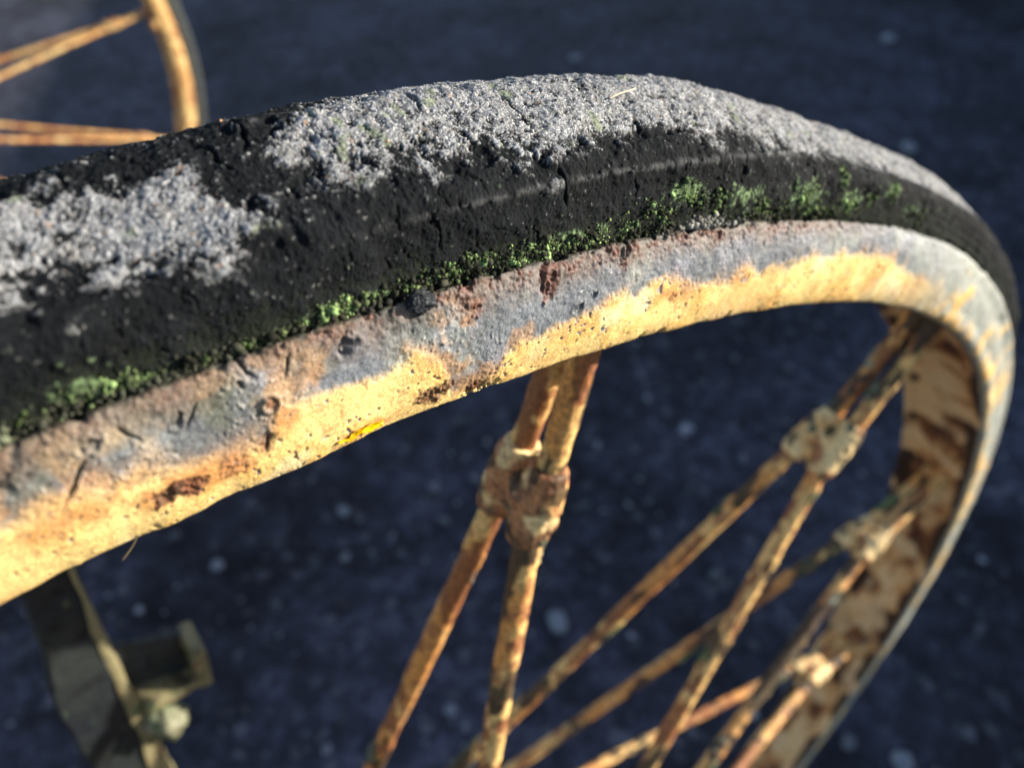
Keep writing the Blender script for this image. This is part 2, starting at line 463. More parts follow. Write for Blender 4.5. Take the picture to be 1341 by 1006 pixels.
# top lip rust and named spots
lip = sstep(.030, .0185, V + .003 * n_big + .0014 * n_mid)
rust = np.clip(lip * sstep(66, 73, TH)[:, None] * (.45 + .9 * sstep(88, 82, TH)[:, None]) * sstep(-.5, .4, n_mid + n_big * .6), 0, 1)
for a, s0, ru, rs, w in [(80.55, .0255, .0050, .0075, 1.6), (88.26, .0525, .008, .0035, 1.3), (83.3, .058, .010, .005, 1.), (82.2, .0625, .006, .004, 1.), (82.5, .027, .008, .006, .8), (85.0, .060, .006, .003, .4), (86.5, .036, .0022, .0026, .8), (86.7, .049, .004, .004, .8), (75.2, .0225, .005, .003, 1.), (78.5, .0265, .003, .003, .9), (87.3, .051, .010, .006, .6), (76.6, .0475, .006, .004, .6), (89.6, .052, .012, .006, .45), (71.5, .022, .012, .0025, .9)]:
    rust = np.maximum(rust, w * sstep(.25, .75, blob(U, V, a, s0, ru, rs) * w + .28 * n_mid + .12 * n_fin))
rust = np.clip(rust, 0, 1)
stain = np.zeros_like(V)                                   # orange rust wash bleeding into the cream paint
for a, s0, ru, rs, w in [(88.2, .051, .016, .006, 1.), (89.8, .046, .02, .005, .6), (87.2, .050, .01, .007, .8), (86.3, .043, .006, .007, .8), (84.2, .061, .014, .005, .7), (82.6, .060, .012, .006, 1.), (76.5, .047, .014, .005, .8), (74.5, .0445, .014, .004, .7), (90.5, .058, .03, .006, .3), (85.4, .0615, .01, .004, .3)]:
    stain = np.maximum(stain, w * blob(U, V, a, s0, ru, rs))
stain = np.clip(stain * (.75 + .5 * n_mid), 0, 1)
# relief
disp = .0008 * fbm(P0, 30, 2, 151) + .0004 * n_big * (1 - inner) + band * (.00034 * n_mid * (1 - .7 * yel) + .00016 * n_fin * (1 - .6 * yel))
disp -= .0034 * sstep(62, 46, TH)[:, None] * sstep(.020, .032, V) * sstep(.064, .052, V)
disp += .00045 * yel
disp += rust * (.0006 * n_mid + .0006 * n_fin) - .0003 * rust
grit = sstep(.45, .95, vnoise(P0, 1200, 161)) * sstep(-.3, .4, n_big) * band * (1 - .75 * yel)
disp += .0005 * grit
pit = sstep(.72, 1.0, vnoise(P0, 900, 163) + .25 * n_big) * band * (1 - .5 * yel)
disp -= .0003 * pit
scal = .0022 * sstep(.1, .9, fbm(P0, 190, 2, 171)) * np.exp(-((V - .0185) / .0035) ** 2)      # nibbled outer lip
disp -= scal * sstep(55, 65, TH)[:, None]
dark = np.zeros_like(V)
def ring(a, s0, rad, w, hgt):
    q = np.hypot(U - math.radians(a) * 1.03 + .0006 * n_mid, V - s0 + .0006 * n_mid)
    return hgt * np.exp(-((q - rad) / w) ** 2), q
# round scab with a raised edge, blister holes along the band, broken notch in the lower edge
r_, q_ = ring(86.53, .0365, .0026, .0006, 1.); disp += .0009 * r_; dark = np.maximum(dark, .7 * r_ * sstep(-.2, .6, n_big + (U - math.radians(86.5) * 1.03) * -200))
for a, s0, rad, dp in [(85.0, .0262, .0028, .004), (79.25, .0366, .0010, .002), (78.45, .0232, .0022, .003), (75.2, .0222, .0014, .002), (88.3, .0525, .0008, .0016), (79.7, .041, .0018, .0012), (80.5, .0255, .0022, .002), (72.2, .0225, .0012, .002), (70.3, .045, .0014, .0012), (66, .043, .0014, .0012), (89.2, .028, .0022, .0022), (86.9, .027, .0015, .002), (90.3, .0285, .003, .002), (87.9, .0305, .0014, .0014)]:
    g = np.exp(-(np.hypot((U - math.radians(a) * 1.03) * .9 + .0022 * n_mid, V - s0 + .0018 * n_mid + .0012 * n_fin) / (rad * (1 + .5 * n_fin))) ** 2)
    disp -= dp * g * .6; dark = np.maximum(dark, g * (.55 + .3 * n_fin))
    disp += .0006 * np.exp(-((np.hypot(U - math.radians(a) * 1.03 + .0022 * n_mid, V - s0 + .0018 * n_mid) - rad * 1.35) / (rad * .5)) ** 2)
for a, s0, lu, ls, tilt, dp in [(86.72, .0495, .0006, .0024, .5, .0016), (86.75, .0222, .0006, .004, -.3, .0016), (87.7, .031, .0005, .003, .8, .0012), (88.6, .029, .0005, .003, -.5, .0012), (86.1, .027, .0005, .003, .3, .0012), (89.5, .035, .0006, .005, .9, .0014), (73.3, .029, .0004, .0018, -.5, .0008)]:
    g = np.exp(-((U - math.radians(a) * 1.03 - tilt * (V - s0) + .0008 * n_mid) / lu) ** 2 - ((V - s0) / ls) ** 4)
    disp -= dp * g; dark = np.maximum(dark, .95 * g)
for a, ru, dp in [(81.95, .0045, .0034), (82.4, .0022, .002), (76.4, .002, .002), (77.1, .0016, .0016), (71.4, .003, .0022), (73.6, .0012, .0012), (88.8, .0015, .001), (68.3, .0012, .0014), (64.6, .0025, .0016), (56.5, .004, .002)]:
    g = np.exp(-((U - math.radians(a) * 1.03) / ru) ** 2 - ((V - .0672) / .0042) ** 2) * sstep(-.6, .25, n_fin + n_mid)
    disp -= dp * g; dark = np.maximum(dark, g * .95)
disp -= .0004 * inner * sstep(.1, .7, n_lrg)
Pr = turn(p, disp, -d)
ones = np.ones(V.shape + (3,))
C = ones * np.array((.165, .178, .200))
C = mix(C, (.30, .295, .35), sstep(.1, .9, n_big + .25 * n_mid) * .8)
C = mix(C, (.27, .29, .27), .8 * sstep(.1, .8, fbm(P0, 55, 3, 181)))
lf = sstep(80, 88, TH)[:, None]
C = mix(C, (.105, .112, .122), (.45 + .45 * lf) * sstep(-.25, .6, fbm(P0, 42, 3, 187)))
C = mix(C, (.13, .135, .09), .7 * lf * sstep(.0, .6, fbm(P0, 62, 3, 203)))
C = mix(C, (.40, .22, .10), .75 * sstep(.25, .7, fbm(P0, 90, 3, 205) + .25 * lf) * sstep(76, 84, TH)[:, None])
C = mix(C, (.15, .155, .10), .6 * sstep(.038, .020, V) * sstep(84, 89, TH)[:, None])
C = mix(C, (.40, .29, .16), .6 * sstep(.2, .8, fbm(P0, 75, 3, 183)) * sstep(83, 87, TH)[:, None])
C = mix(C, (.42, .43, .37), .75 * far_mix)
C = mix(C, (.22, .23, .20), .7 * far_mix * sstep(.0, .6, fbm(P0, 85, 3, 201)))
C = mix(C, (.12, .11, .105), .75 * sstep(.1, .8, fbm(P0, 120, 3, 185)) * sstep(74, 82, TH)[:, None])
C = mix(C, (.55, .52, .46), .7 * grit)
C = mix(C, (.09, .07, .055), .6 * pit)
crm = mix(ones * np.array((.86, .60, .235)), (.80, .48, .15), sstep(-.2, .7, n_big))
crm = mix(crm, (.88, .72, .40), .8 * sstep(.2, .9, fbm(P0, 60, 2, 191)))
crm = mix(crm, (.66, .38, .14), .55 * sstep(.1, .75, fbm(P0, 36, 3, 207)))
crm = mix(crm, (.58, .26, .085), .9 * sstep(.15, .75, stain + .3 * n_big))
crm = mix(crm, (.30, .16, .07), .7 * sstep(.66, .9, vnoise(P0, 1300, 193) + .25 * n_mid))
crm = mix(crm, (.48, .27, .11), .6 * sstep(.3, .9, fbm(P0, 300, 3, 199) + .2 * n_big))
C = mix(C, crm, yel)
bnd = np.exp(-((V - yb + .0038 * n_big) / .0042) ** 2) * band * (1 - far_mix)
C = mix(C, (.42, .25, .13), .5 * bnd * sstep(-.5, .6, n_big + .4 * n_mid))
C = mix(C, (.50, .27, .12), np.clip(stain * (1 - yel), 0, 1) * .75)
rc = mix(ones * np.array((.085, .028, .016)), (.15, .050, .027), sstep(-.3, .6, n_mid))
rc = mix(rc, (.045, .028, .022), .8 * sstep(.2, .8, n_fin))
C = mix(C, (.17, .115, .085), .75 * sstep(.034, .0185, V + .004 * n_big + .002 * n_mid) * sstep(64, 72, TH)[:, None])
C = mix(C, rc, rust * .9)
C = mix(C, (.040, .040, .036), .85 * sstep(.2, .8, fbm(P0, 95, 3, 189) + .25 * n_fin) * sstep(.036, .024, V) * sstep(80, 83, TH)[:, None])
C = mix(C, (.035, .04, .03), .8 * sstep(.0215, .0185, V) * sstep(55, 66, TH)[:, None])
# inside of the rim: cream paint gone brown in broad patches, dark rust creeping in from both lips
ic = mix(ones * np.array((.82, .53, .26)), (.66, .34, .13), sstep(-.35, .45, n_lrg))
n_sm = fbm(np.stack([THr[:, None] * 1.0 + 0 * V, V * 1.6, 0 * V], -1), 17, 4, 211, .55)
ic = mix(ic, (.42, .17, .055), sstep(-.25, .25, n_sm) * .8)
ic = mix(ic, (.22, .075, .028), sstep(.05, .45, n_sm + .25 * n_mid) * .9)
ic = mix(ic, (.09, .035, .02), sstep(.32, .65, n_sm + .2 * n_mid))
ic = mix(ic, (.82, .56, .30), .8 * sstep(.15, .7, fbm(P0, 28, 2, 195)))
edge = np.maximum(sstep(.100, .077, V), .8 * sstep(.145, .162, V))
ic = mix(ic, (.055, .03, .02), sstep(.42, .66, edge * .80 + .75 * n_sm * (edge > .02)))
ic = mix(ic, (.05, .03, .02), .8 * sstep(.75, .95, fbm(P0, 60, 3, 197)))
C = mix(C, ic, sstep(.070, .074, V))
pk = sstep(.62, .9, fbm(P0, 150, 3, 209)) * band * sstep(.036, .022, V)
C = mix(C, (.03, .025, .022), .85 * pk)
C = mix(C, (.018, .015, .013), np.clip(dark, 0, 1))
me = np_mesh('rim', Pr.reshape(-1, 3) * S, grid_faces(len(TH), len(sR), True)[:, ::-1], colr=C.reshape(-1, 3))
rim = link('rim', me, M_rim, wheel)
rim['label'] = 'channel rim with flaking cream yellow paint, bare grey metal and rust'
def rim_pt(th, s, h=0.):
    i = np.clip(np.searchsorted(-TH[:len(ths)], -np.asarray(th)), 0, len(ths) - 1)
    j = np.clip(np.searchsorted(sR, s), 0, len(sR) - 1)
    nr, ny = -d_r[j, 1], d_r[j, 0]
    a = THr[i]
    nn = np.stack([nr * np.cos(a), ny, nr * np.sin(a)], -1)
    return Pr[i, j] + nn * np.asarray(h)[..., None], nn, i, j

# ---- spokes: two rods from the rim to the two hub flanges, clamped by a cast boss
YF, YN, RH = .166, -.110, .10
TH0, DTH = 76.3, 360 / 13
RR_ = [.10, .845, .880, 1.004]
RY_ = [[.157, .0200, .0118, .0022], [-.093, -.0095, -.0120, -.0150]]
def rod_at(k, r): return np.array((r, np.interp(r, RR_, RY_[k]), 0.))
def rod_mesh(k, nl, nc, seed):
    u = np.linspace(0, 1, nl)
    rr = 1.004 + (RH - 1.004) * u
    yy = np.interp(rr, RR_, RY_[k])
    yy = np.convolve(np.pad(yy, 6, mode='reflect', reflect_type='odd'), np.ones(13) / 13, 'valid')
    ctr = np.stack([rr, yy, .0012 * np.sin(u * 9 + seed)], -1)
    ax = np.gradient(ctr, axis=0); ax /= np.linalg.norm(ax, axis=1)[:, None]
    e1 = np.array((0, 0, 1.)) - ax * ax[:, 2:]; e1 /= np.linalg.norm(e1, axis=1)[:, None]; e2 = np.cross(ax, e1)
    an = np.linspace(0, 2 * math.pi, nc, endpoint=False)
    rad = np.interp(u, [0, .012, .03, .15, .2, 1], [.0110, .0086, .0080, .0080, .0083, .0082])
    nrm = np.cos(an)[None, :, None] * e1[:, None] + np.sin(an)[None, :, None] * e2[:, None]
    X = ctr[:, None] + nrm * rad[:, None, None]
    Q = X + seed * 3.7
    L_ = np.array((.45, 1, 1)) * Q                                           # patches run along the rod
    nb, nm, nf = fbm(L_, 38, 3, seed), fbm(Q, 130, 3, seed + 3), vnoise(Q, 420, seed + 7)
    lg = fbm(Q, 9, 2, seed + 31)
    fl = sstep(.52, .72, fbm(L_, 62, 4, seed + 9) + .12 * nf + .35 * lg)     # clods of moss and lichen
    ch = sstep(.10, .26, fbm(L_, 44, 4, seed + 13, .6) - .35 * lg)           # chipped to rust, sharp paint edges
    X = X + nrm * (.0004 * nb + .0003 * nm + .0016 * fl * (1 + .6 * nf) + .00025 * nf - .0006 * ch)[..., None]
    V = np.vstack([X.reshape(-1, 3), ctr[:1], ctr[-1:]])
    c = mix(np.ones(nb.shape + (3,)) * np.array((.84, .52, .19)), (.70, .31, .085), sstep(-.2, .6, nb))
    c = mix(c, mix(np.ones(nb.shape + (3,)) * np.array((.30, .105, .04)), (.13, .05, .03), sstep(-.1, .5, nm)), ch * .92)
    c = mix(c, (.36, .14, .06), .8 * sstep(.0, .6, nm))
    c = mix(c, (.050, .036, .024), .92 * sstep(.20, .34, fbm(L_, 52, 4, seed + 17) + .3 * lg))
    fc = mix(np.ones(nb.shape + (3,)) * np.array((.05, .05, .035)), (.30, .30, .22), sstep(.1, .7, nm + .4 * nf))
    fc = mix(fc, (.12, .17, .06), sstep(.1, .6, vnoise(Q, 40, seed + 21)))
    c = mix(c, fc, fl)
    c = np.vstack([c.reshape(-1, 3), c[0, :1], c[-1, :1]])
    return np_mesh('spoke_rod', V * S, grid_faces(nl, nc, False, True), colr=c)
def boss_mesh(seed=1, rusty=0.):
    bm = bmesh.new()
    def ell(c, r, sub=3):
        bmesh.ops.create_icosphere(bm, subdivisions=sub, radius=1, matrix=Matrix.Translation(c) @ Matrix.Diagonal((*r, 1)))
    def cyl(c, ax, r1, r2, L):
        q = Vector(ax).to_track_quat('Z', 'Y').to_matrix().to_4x4()
        bmesh.ops.create_cone(bm, cap_ends=True, segments=24, radius1=r1, radius2=r2, depth=L, matrix=Matrix.Translation(c) @ q)
    for k in (0, 1):
        ua = Vector(rod_at(k, .90) - rod_at(k, .882)).normalized()
        la = Vector(rod_at(k, .80) - rod_at(k, .84)).normalized()
        cyl(rod_at(k, .886), ua, .0118, .0112, .010)
        cyl(rod_at(k, .870), ua, .0132, .0132, .026)
        cyl(rod_at(k, .848), la, .0136, .0128, .022)
        cyl(rod_at(k, .838), la, .0128, .0118, .006)
        ell(rod_at(k, .866), (.019, .0142, .0140))
    ell((.857, .004, 0), (.017, .021, .0100))
    ell((.866, -.004, .007), (.011, .011, .008))
    ell((.850, -.014, -.004), (.009, .010, .010))
    me = bpy.data.meshes.new('raw'); bm.to_mesh(me); bm.free()
    o = bpy.data.objects.new('raw', me); col.objects.link(o)
    md = o.modifiers.new('r', 'REMESH'); md.mode = 'VOXEL'; md.voxel_size = .0009; md.use_smooth_shade = True
    s_ = o.modifiers.new('s', 'SMOOTH'); s_.factor = .6; s_.iterations = 5
    dg = bpy.context.evaluated_depsgraph_get()
    me2 = bpy.data.meshes.new_from_object(o.evaluated_get(dg))
    bpy.data.objects.remove(o); bpy.data.meshes.remove(me)
    n = len(me2.vertices)
    X = np.empty(n * 3, np.float32); me2.vertices.foreach_get('co', X)
    Nn = np.empty(n * 3, np.float32); me2.vertices.foreach_get('normal', Nn)
    X = X.reshape(-1, 3).astype(float); Nn = Nn.reshape(-1, 3)
    nb, nm, nf = fbm(X, 50, 3, seed), fbm(X, 160, 3, seed + 3), vnoise(X, 420, 7)
    fl = sstep(.55, .75, fbm(X, 75, 3, 9 + seed) + .15 * nf)
    hole = np.exp(-(np.linalg.norm((X - np.array((.866, -.020, .006))) , axis=1) / .0042) ** 4)
    X2 = X + Nn * (.0010 * nb + .0003 * nm + .0007 * fl + .0002 * nf - .0030 * hole)[:, None]
    c = mix(np.ones((n, 3)) * np.array((.86, .62, .30)), (.70, .40, .15), sstep(-.1, .6, nb))
    c = mix(c, mix(np.ones((n, 3)) * np.array((.44, .18, .075)), (.19, .07, .04), sstep(-.1, .5, nm)), .92 * sstep(.05, .3, fbm(X, 48, 3, 15) + rusty))
    col_ = rusty * 1.7 * np.exp(-((X[:, 0] - .843) / .006) ** 2) * sstep(.004, -.004, X[:, 1])
    c = mix(c, (.035, .03, .022), np.clip(col_ * (1 + nm), 0, .95))
    c = mix(c, (.06, .04, .025), .85 * sstep(.35, .55, fbm(X, 80, 3, 17)))
    c = mix(c, (.09, .10, .06), fl)
    c = mix(c, (.12, .05, .03), hole)
    me2.vertices.foreach_set('co', (X2 * S).astype(np.float32).ravel())
    a = me2.attributes.new('albedo', 'FLOAT_COLOR', 'POINT')
    a.data.foreach_set('color', np.c_[c, np.ones(n)].astype(np.float32).ravel())
    me2.name = 'boss'
    me2.update()
    return me2
RODS = [[rod_mesh(k, 620, 36, 3 + k + 10 * v) for k in (0, 1)] for v in range(5)]
BOSS = boss_mesh()
BOSS_RUSTY = boss_mesh(2, .55)
def add_spokes(wh, th0, mats, boss0=None, ids=range(13)):
    for i in ids:
        sp = empty('spoke', (0, 0, 0), wh)
        sp.rotation_euler = (0, -math.radians(th0 - DTH * i), 0)
        for k in (0, 1):
            me = RODS[i % 5][k]
            o = link('spoke_rod', me, None, sp)
            if not me.materials: me.materials.append(mats[0])
            if me.materials[0] != mats[0]:
                o.material_slots[0].link = 'OBJECT'; o.material_slots[0].material = mats[0]
        boss = BOSS_RUSTY if i % 4 == 0 and boss0 is None else (boss0 or BOSS)
        o = link('spoke_boss', boss, None, sp)
        if not boss.materials: boss.materials.append(mats[1])
        if boss.materials[0] != mats[1]:
            o.material_slots[0].link = 'OBJECT'; o.material_slots[0].material = mats[1]
add_spokes(wheel, TH0, (M_spoke, M_boss))
def lathe(P, n=64):
    P = np.array(P); a = np.linspace(0, 2 * math.pi, n, endpoint=False)
    X = np.stack([P[None, :, 0] * np.cos(a)[:, None], np.broadcast_to(P[None, :, 1], (n, len(P))), P[None, :, 0] * np.sin(a)[:, None]], -1)
    return X.reshape(-1, 3), grid_faces(n, len(P), True)
V_, F_ = lathe([(.02, -.17), (.05, -.17), (.055, -.165), (.055, -.125), (.112, -.122), (.116, -.116), (.116, -.102), (.112, -.096), (.06, -.09), (.055, 0), (.06, .146), (.112, .152), (.116, .158), (.116, .174), (.112, .18), (.055, .183), (.05, .22), (.02, .22)])
HUB = np_mesh('hub', V_ * S, F_, False)
link('hub', HUB, M_hub, wheel)

# lump of perished rubber squeezed out between rim and tyre
def lump(name, c, r, seed, amp=.35, sub=5):
    bm = bmesh.new(); bmesh.ops.create_icosphere(bm, subdivisions=sub, radius=1)
    X = np.array([v.co for v in bm.verts]); F = np.array([[v.index for v in f.verts] for f in bm.faces]); bm.free()
    X = X * (1 + amp * fbm(X, 1.6, 4, seed, .6) + .12 * vnoise(X, 9, seed))[:, None]
    return X * np.array(r), F
q, nn, *_ = rim_pt(np.array([83.55]), np.array([.0215]))
X, F = lump('rubber_chunk', 0, (.0052, .0034, .0036), 5)
cc = np.ones((len(X), 3)) * np.array((.03, .032, .036)); cc = mix(cc, (.16, .17, .19), sstep(.35, .9, vnoise(X, 900, 3)))
me = np_mesh('rubber_chunk', (X + q[0] + nn[0] * .0004 + np.array((0, 0, .001))) * S, F, colr=cc)
link('rubber_chunk', me, M_tyre, tyre)

# ------------------------------------------------------------------ growth on the wheel
bm = bmesh.new(); bmesh.ops.create_icosphere(bm, subdivisions=1, radius=1)
ICO = np.array([v.co for v in bm.verts]); ICOF = np.array([[v.index for v in f.verts] for f in bm.faces]); bm.free()
OCT = np.array([(1, 0, 0), (-1, 0, 0), (0, 1, 0), (0, -1, 0), (0, 0, 1), (0, 0, -1)], float)
OCTF = np.array([(0, 2, 4), (2, 1, 4), (1, 3, 4), (3, 0, 4), (2, 0, 5), (1, 2, 5), (3, 1, 5), (0, 3, 5)])
def crumbs(name, Pc, r, colr, base=(ICO, ICOF), flat=.75, smooth=False):
    B, BF = base
    n = len(Pc)
    k = rng.normal(size=(n, 3, 3)); Qm, _ = np.linalg.qr(k)
    sc_ = rng.uniform(.55, 1.25, (n, 1, 3))
    X = B[None] * sc_ * (1 + .25 * rng.normal(size=(n, len(B), 1)).clip(-1.4, 1.4))
    X = np.einsum('nij,nkj->nki', Qm, X) * r[:, None, None] + Pc[:, None]
    F = BF[None] + (np.arange(n) * len(B))[:, None, None]
    return np_mesh(name, X.reshape(-1, 3) * S, F.reshape(-1, 3), smooth, colr=np.repeat(colr, len(B), 0))

# lichen grains on the tread
n = 95000
th_ = rng.uniform(45, 93, n); s_ = rng.uniform(.046, .118, n)
q, nn, ii, jj = tyre_pt(th_, s_)
dpt = np.interp(th_, dep_t, dep_d)
keep = (rng.random(n) < lich_t[ii, jj] * (.12 + .75 * sstep(-.3, .6, fbm(q, 300, 3, 55)))) & (rng.random(n) < np.clip(.3 / dpt, 0, 1) ** 1.5)
q, nn, th_ = q[keep], nn[keep], th_[keep]
r = rng.lognormal(math.log(.00018), .5, len(q)).clip(.0001, .0008)
g = rng.random(len(q))[:, None]; w = rng.random(len(q))[:, None]
cl = (.12 + .42 * g ** 1.5) * (1 + (w - .5) * np.array((.10, .0, -.10)))
odd = rng.random(len(q)) < .03
cl[odd] = np.array((.40, .22, .11)) * (.6 + .8 * rng.random((odd.sum(), 1)))
me = crumbs('lichen', q + nn * r[:, None] * .3, r, cl, (OCT, OCTF))
tag(link('lichen', me, M_lichen), 'pale grey granular lichen crust on the tread of the near tyre', kind='stuff')

# moss: crumbs of soil and green cushions along the crack between tyre and rim, specks up the sidewall
clus = [(89.0, .021, .0085, .0035, 260, 1.), (88.2, .020, .004, .002, 90, .9), (89.9, .0185, .006, .002, 130, .4), (85.9, .0185, .006, .0015, 170, .75), (84.9, .020, .007, .0028, 380, .9), (83.9, .021, .010, .0028, 380, .5), (82.6, .021, .009, .0030, 560, .75), (81.4, .021, .010, .0030, 600, .8), (80.3, .0205, .009, .0024, 460, .8), (79.2, .021, .008, .0028, 460, 1.), (78.3, .023, .006, .003, 200, .8), (77.3, .027, .008, .004, 170, .7), (76.6, .034, .006, .003, 190, 1.), (75.6, .030, .012, .004, 150, .5),
        (71.4, .030, .010, .005, 170, .85), (69.8, .039, .004, .005, 90, .8), (69.0, .026, .008, .004, 140, .85), (67.9, .030, .008, .005, 90, .6), (66.4, .036, .004, .004, 90, .8), (73.2, .024, .014, .004, 160, .45), (87.2, .019, .014, .0018, 220, .25), (63.5, .028, .02, .005, 70, .4), (70.4, .021, .014, .002, 150, .6)]
PP, RR, CC = [], [], []
for a, s0, ru, rs, cnt, gr in clus:
    cnt = int(cnt * 2.6)
    ta = a + np.degrees(rng.normal(0, ru * .55, cnt)); sa = np.clip(s0 + rng.normal(0, rs * .7, cnt), .0125, .06)
    q, nn, *_ = tyre_pt(ta, sa)
    dd = np.interp(ta, dep_t, dep_d)
    rr = rng.lognormal(math.log(.00036), .5, cnt).clip(.00016, .0014) * (dd / .25) ** .35
    pn = fbm(q, 420, 2, 77)
    gg = np.clip(gr * .95 - .38 + .95 * pn + rng.normal(0, .16, cnt), 0, 1)[:, None] ** 1.2
    dk = np.array((.022, .024, .016)) * rng.uniform(.6, 1.9, (cnt, 1))
    gn = np.array((.27, .40, .16)) * rng.uniform(.55, 1.35, (cnt, 1)) + np.array((.04, .02, .0)) * rng.random((cnt, 1))
    kp = rng.random(cnt) < .08 + .95 * sstep(-.25, .35, fbm(q, 110, 3, 79))
    PP.append((q + nn * (rr * rng.uniform(.0, 1.1, cnt))[:, None])[kp]); RR.append(rr[kp])
    CC.append((dk + (gn - dk) * gg)[kp])
# pale dried soil crust further along the crack, dark clods near the lump
for a, s0, ru, rs, cnt, c0 in [(75.6, .0185, .010, .0022, 900, (.26, .25, .225)), (74.3, .0175, .007, .0015, 300, (.22, .21, .19)), (76.9, .0165, .006, .0014, 250, (.16, .15, .14)), (84.3, .0155, .012, .0016, 500, (.035, .034, .03)), (87.8, .0165, .016, .0018, 700, (.06, .062, .045)), (90.6, .0175, .012, .003, 700, (.12, .13, .085))]:
    ta = a + np.degrees(rng.normal(0, ru * .55, cnt)); sa = np.clip(s0 + rng.normal(0, rs * .7, cnt), .0125, .06)
    q, nn, *_ = tyre_pt(ta, sa)
    rr = rng.lognormal(math.log(.00042), .5, cnt).clip(.0002, .0017)
    PP.append(q + nn * (rr * rng.uniform(.2, 1.6, cnt))[:, None]); RR.append(rr)
    CC.append(np.array(c0) * rng.uniform(.5, 1.5, (cnt, 1)))
# dark soil packed in the crack
cnt = 9000
ta = rng.uniform(70, 93, cnt); sa = .0135 + np.abs(rng.normal(0, .0036, cnt))
q, nn, *_ = tyre_pt(ta, sa)
gap = fbm(np.stack([np.radians(ta) * 1.03, ta * 0, ta * 0], -1), 70, 3, 9)
keep = gap + .5 * rng.normal(size=cnt) > -.25
rr = rng.lognormal(math.log(.00045), .55, cnt).clip(.00018, .0018)
PP.append((q + nn * (rr * rng.uniform(.0, .9, cnt))[:, None])[keep]); RR.append(rr[keep])
bw = np.array((.030, .030, .022)) * rng.uniform(.5, 2.2, (cnt, 1)); bw[rng.random(cnt) < .15] = (.055, .08, .03)
CC.append(bw[keep])
me = crumbs('moss', np.vstack(PP), np.concatenate(RR), np.vstack(CC), (ICO, ICOF), smooth=True)
tag(link('moss', me, M_moss), 'green moss and dark soil crumbs in the crack between near tyre and rim', kind='stuff')

# lichen and moss flecks on the near spokes are part of the rods' own relief; small finds:
def strand(name, pts, r, colr, mat_name, rough=.6):
    pts = np.array(pts, float); C_, s_ = profile3(pts)
    n, k = len(C_), 7
    tg = np.gradient(C_, axis=0); tg /= np.linalg.norm(tg, axis=1)[:, None]
    e1 = np.cross(tg, (.3, .5, .8)); e1 /= np.linalg.norm(e1, axis=1)[:, None]; e2 = np.cross(tg, e1)
    an = np.linspace(0, 2 * math.pi, k, endpoint=False)
    rad = r * np.interp(np.linspace(0, 1, n), [0, .1, .8, 1], [.5, 1, .8, .25])
    X = C_[:, None] + rad[:, None, None] * (np.cos(an)[None, :, None] * e1[:, None] + np.sin(an)[None, :, None] * e2[:, None])
    me = np_mesh(name, X.reshape(-1, 3) * S, grid_faces(n, k, False, True))
    m, nt, b = new_mat(mat_name)
    tc = nt.nodes.new('ShaderNodeTexCoord'); nz = noise(nt, tc.outputs['Object'], 700, 3)
    nt.links.new(ramp(nt, nz, [(.3, tuple(c * .6 for c in colr)), (.7, colr)]), b.inputs['Base Color'])
    b.inputs['Roughness'].default_value = rough
    return link(name, me, m)
def profile3(P):
    Q = np.vstack([2 * P[0] - P[1], P, 2 * P[-1] - P[-2]]); out = []
    for i in range(1, len(Q) - 2):
        t = np.linspace(0, 1, 8, endpoint=False)[:, None]
        a, b, c, d = Q[i - 1], Q[i], Q[i + 1], Q[i + 2]
        out.append(.5 * ((2 * b) + (c - a) * t + (2 * a - 5 * b + 4 * c - d) * t * t + (3 * b - a - 3 * c + d) * t ** 3))
    out.append(P[-1:]); return np.vstack(out), None
a0 = rim_pt(np.array([89.1]), np.array([.0655]), np.array([.0002]))[0][0]
o = strand('grass_stem', [a0 + (.0006, 0, .0006), a0, a0 + (-.0012, .0004, -.0022), a0 + (-.0034, .0004, -.0045), a0 + (-.0062, -.0002, -.0062)], .00022, (.30, .22, .10), 'dry_stem')
tag(o, 'thin dry grass stem dangling below the lower edge of the yellow rim', 'grass stem')
q = tyre_pt(np.array([77.85, 77.5, 77.1, 76.85]), np.array([.0765, .0778, .0790, .0815]), np.array([.0016, .0022, .0020, .0016]))[0]
o = strand('straw', q, .00042, (.62, .50, .36), 'pale_straw')
tag(o, 'short pale bit of straw lying on the grey lichen of the tread', 'straw')
# yellow petal stuck to the rim
m, nt, b = new_mat('yellow_petal')
tc = nt.nodes.new('ShaderNodeTexCoord'); nz = noise(nt, tc.outputs['Object'], 420, 4, .6)
nt.links.new(ramp(nt, nz, [(.32, (.16, .07, .0)), (.40, (.72, .40, .0)), (.60, (.93, .64, .005))]), b.inputs['Base Color'])
b.inputs['Roughness'].default_value = .35
nu, nv = 26, 10
uu = np.linspace(0, 1, nu)[:, None]; vv = np.linspace(-1, 1, nv)[None]
wid = np.interp(uu, [0, .12, .5, .8, 1], [.0001, .0008, .0013, .0019, .0012])
tt = 85.45 - uu * .95 + 0 * vv
ss = .0612 - .0014 * uu + wid * vv + .0005 * np.sin(uu * 9)
hh = .0007 + .0009 * np.abs(vv) ** 2 * uu + .0003 * np.sin(uu * 17 + vv * 2.6)
q, nn, *_ = rim_pt(tt.ravel(), ss.ravel(), hh.ravel())
top = q + nn * .00012
V_ = np.vstack([top, q - nn * .00003]); n0 = nu * nv
F_ = grid_faces(nu, nv)
loop = [i * nv for i in range(nu)] + [(nu - 1) * nv + j for j in range(1, nv)] + [i * nv + nv - 1 for i in range(nu - 2, -1, -1)] + list(range(nv - 2, 0, -1))
side = np.array([(loop[k], loop[(k + 1) % len(loop)], loop[(k + 1) % len(loop)] + n0, loop[k] + n0) for k in range(len(loop))])
me = np_mesh('petal', V_ * S, np.vstack([F_, F_[:, ::-1] + n0, side]))
tag(link('petal', me, m), 'bright yellow shrivelled petal stuck to the lower edge of the rim', 'petal')

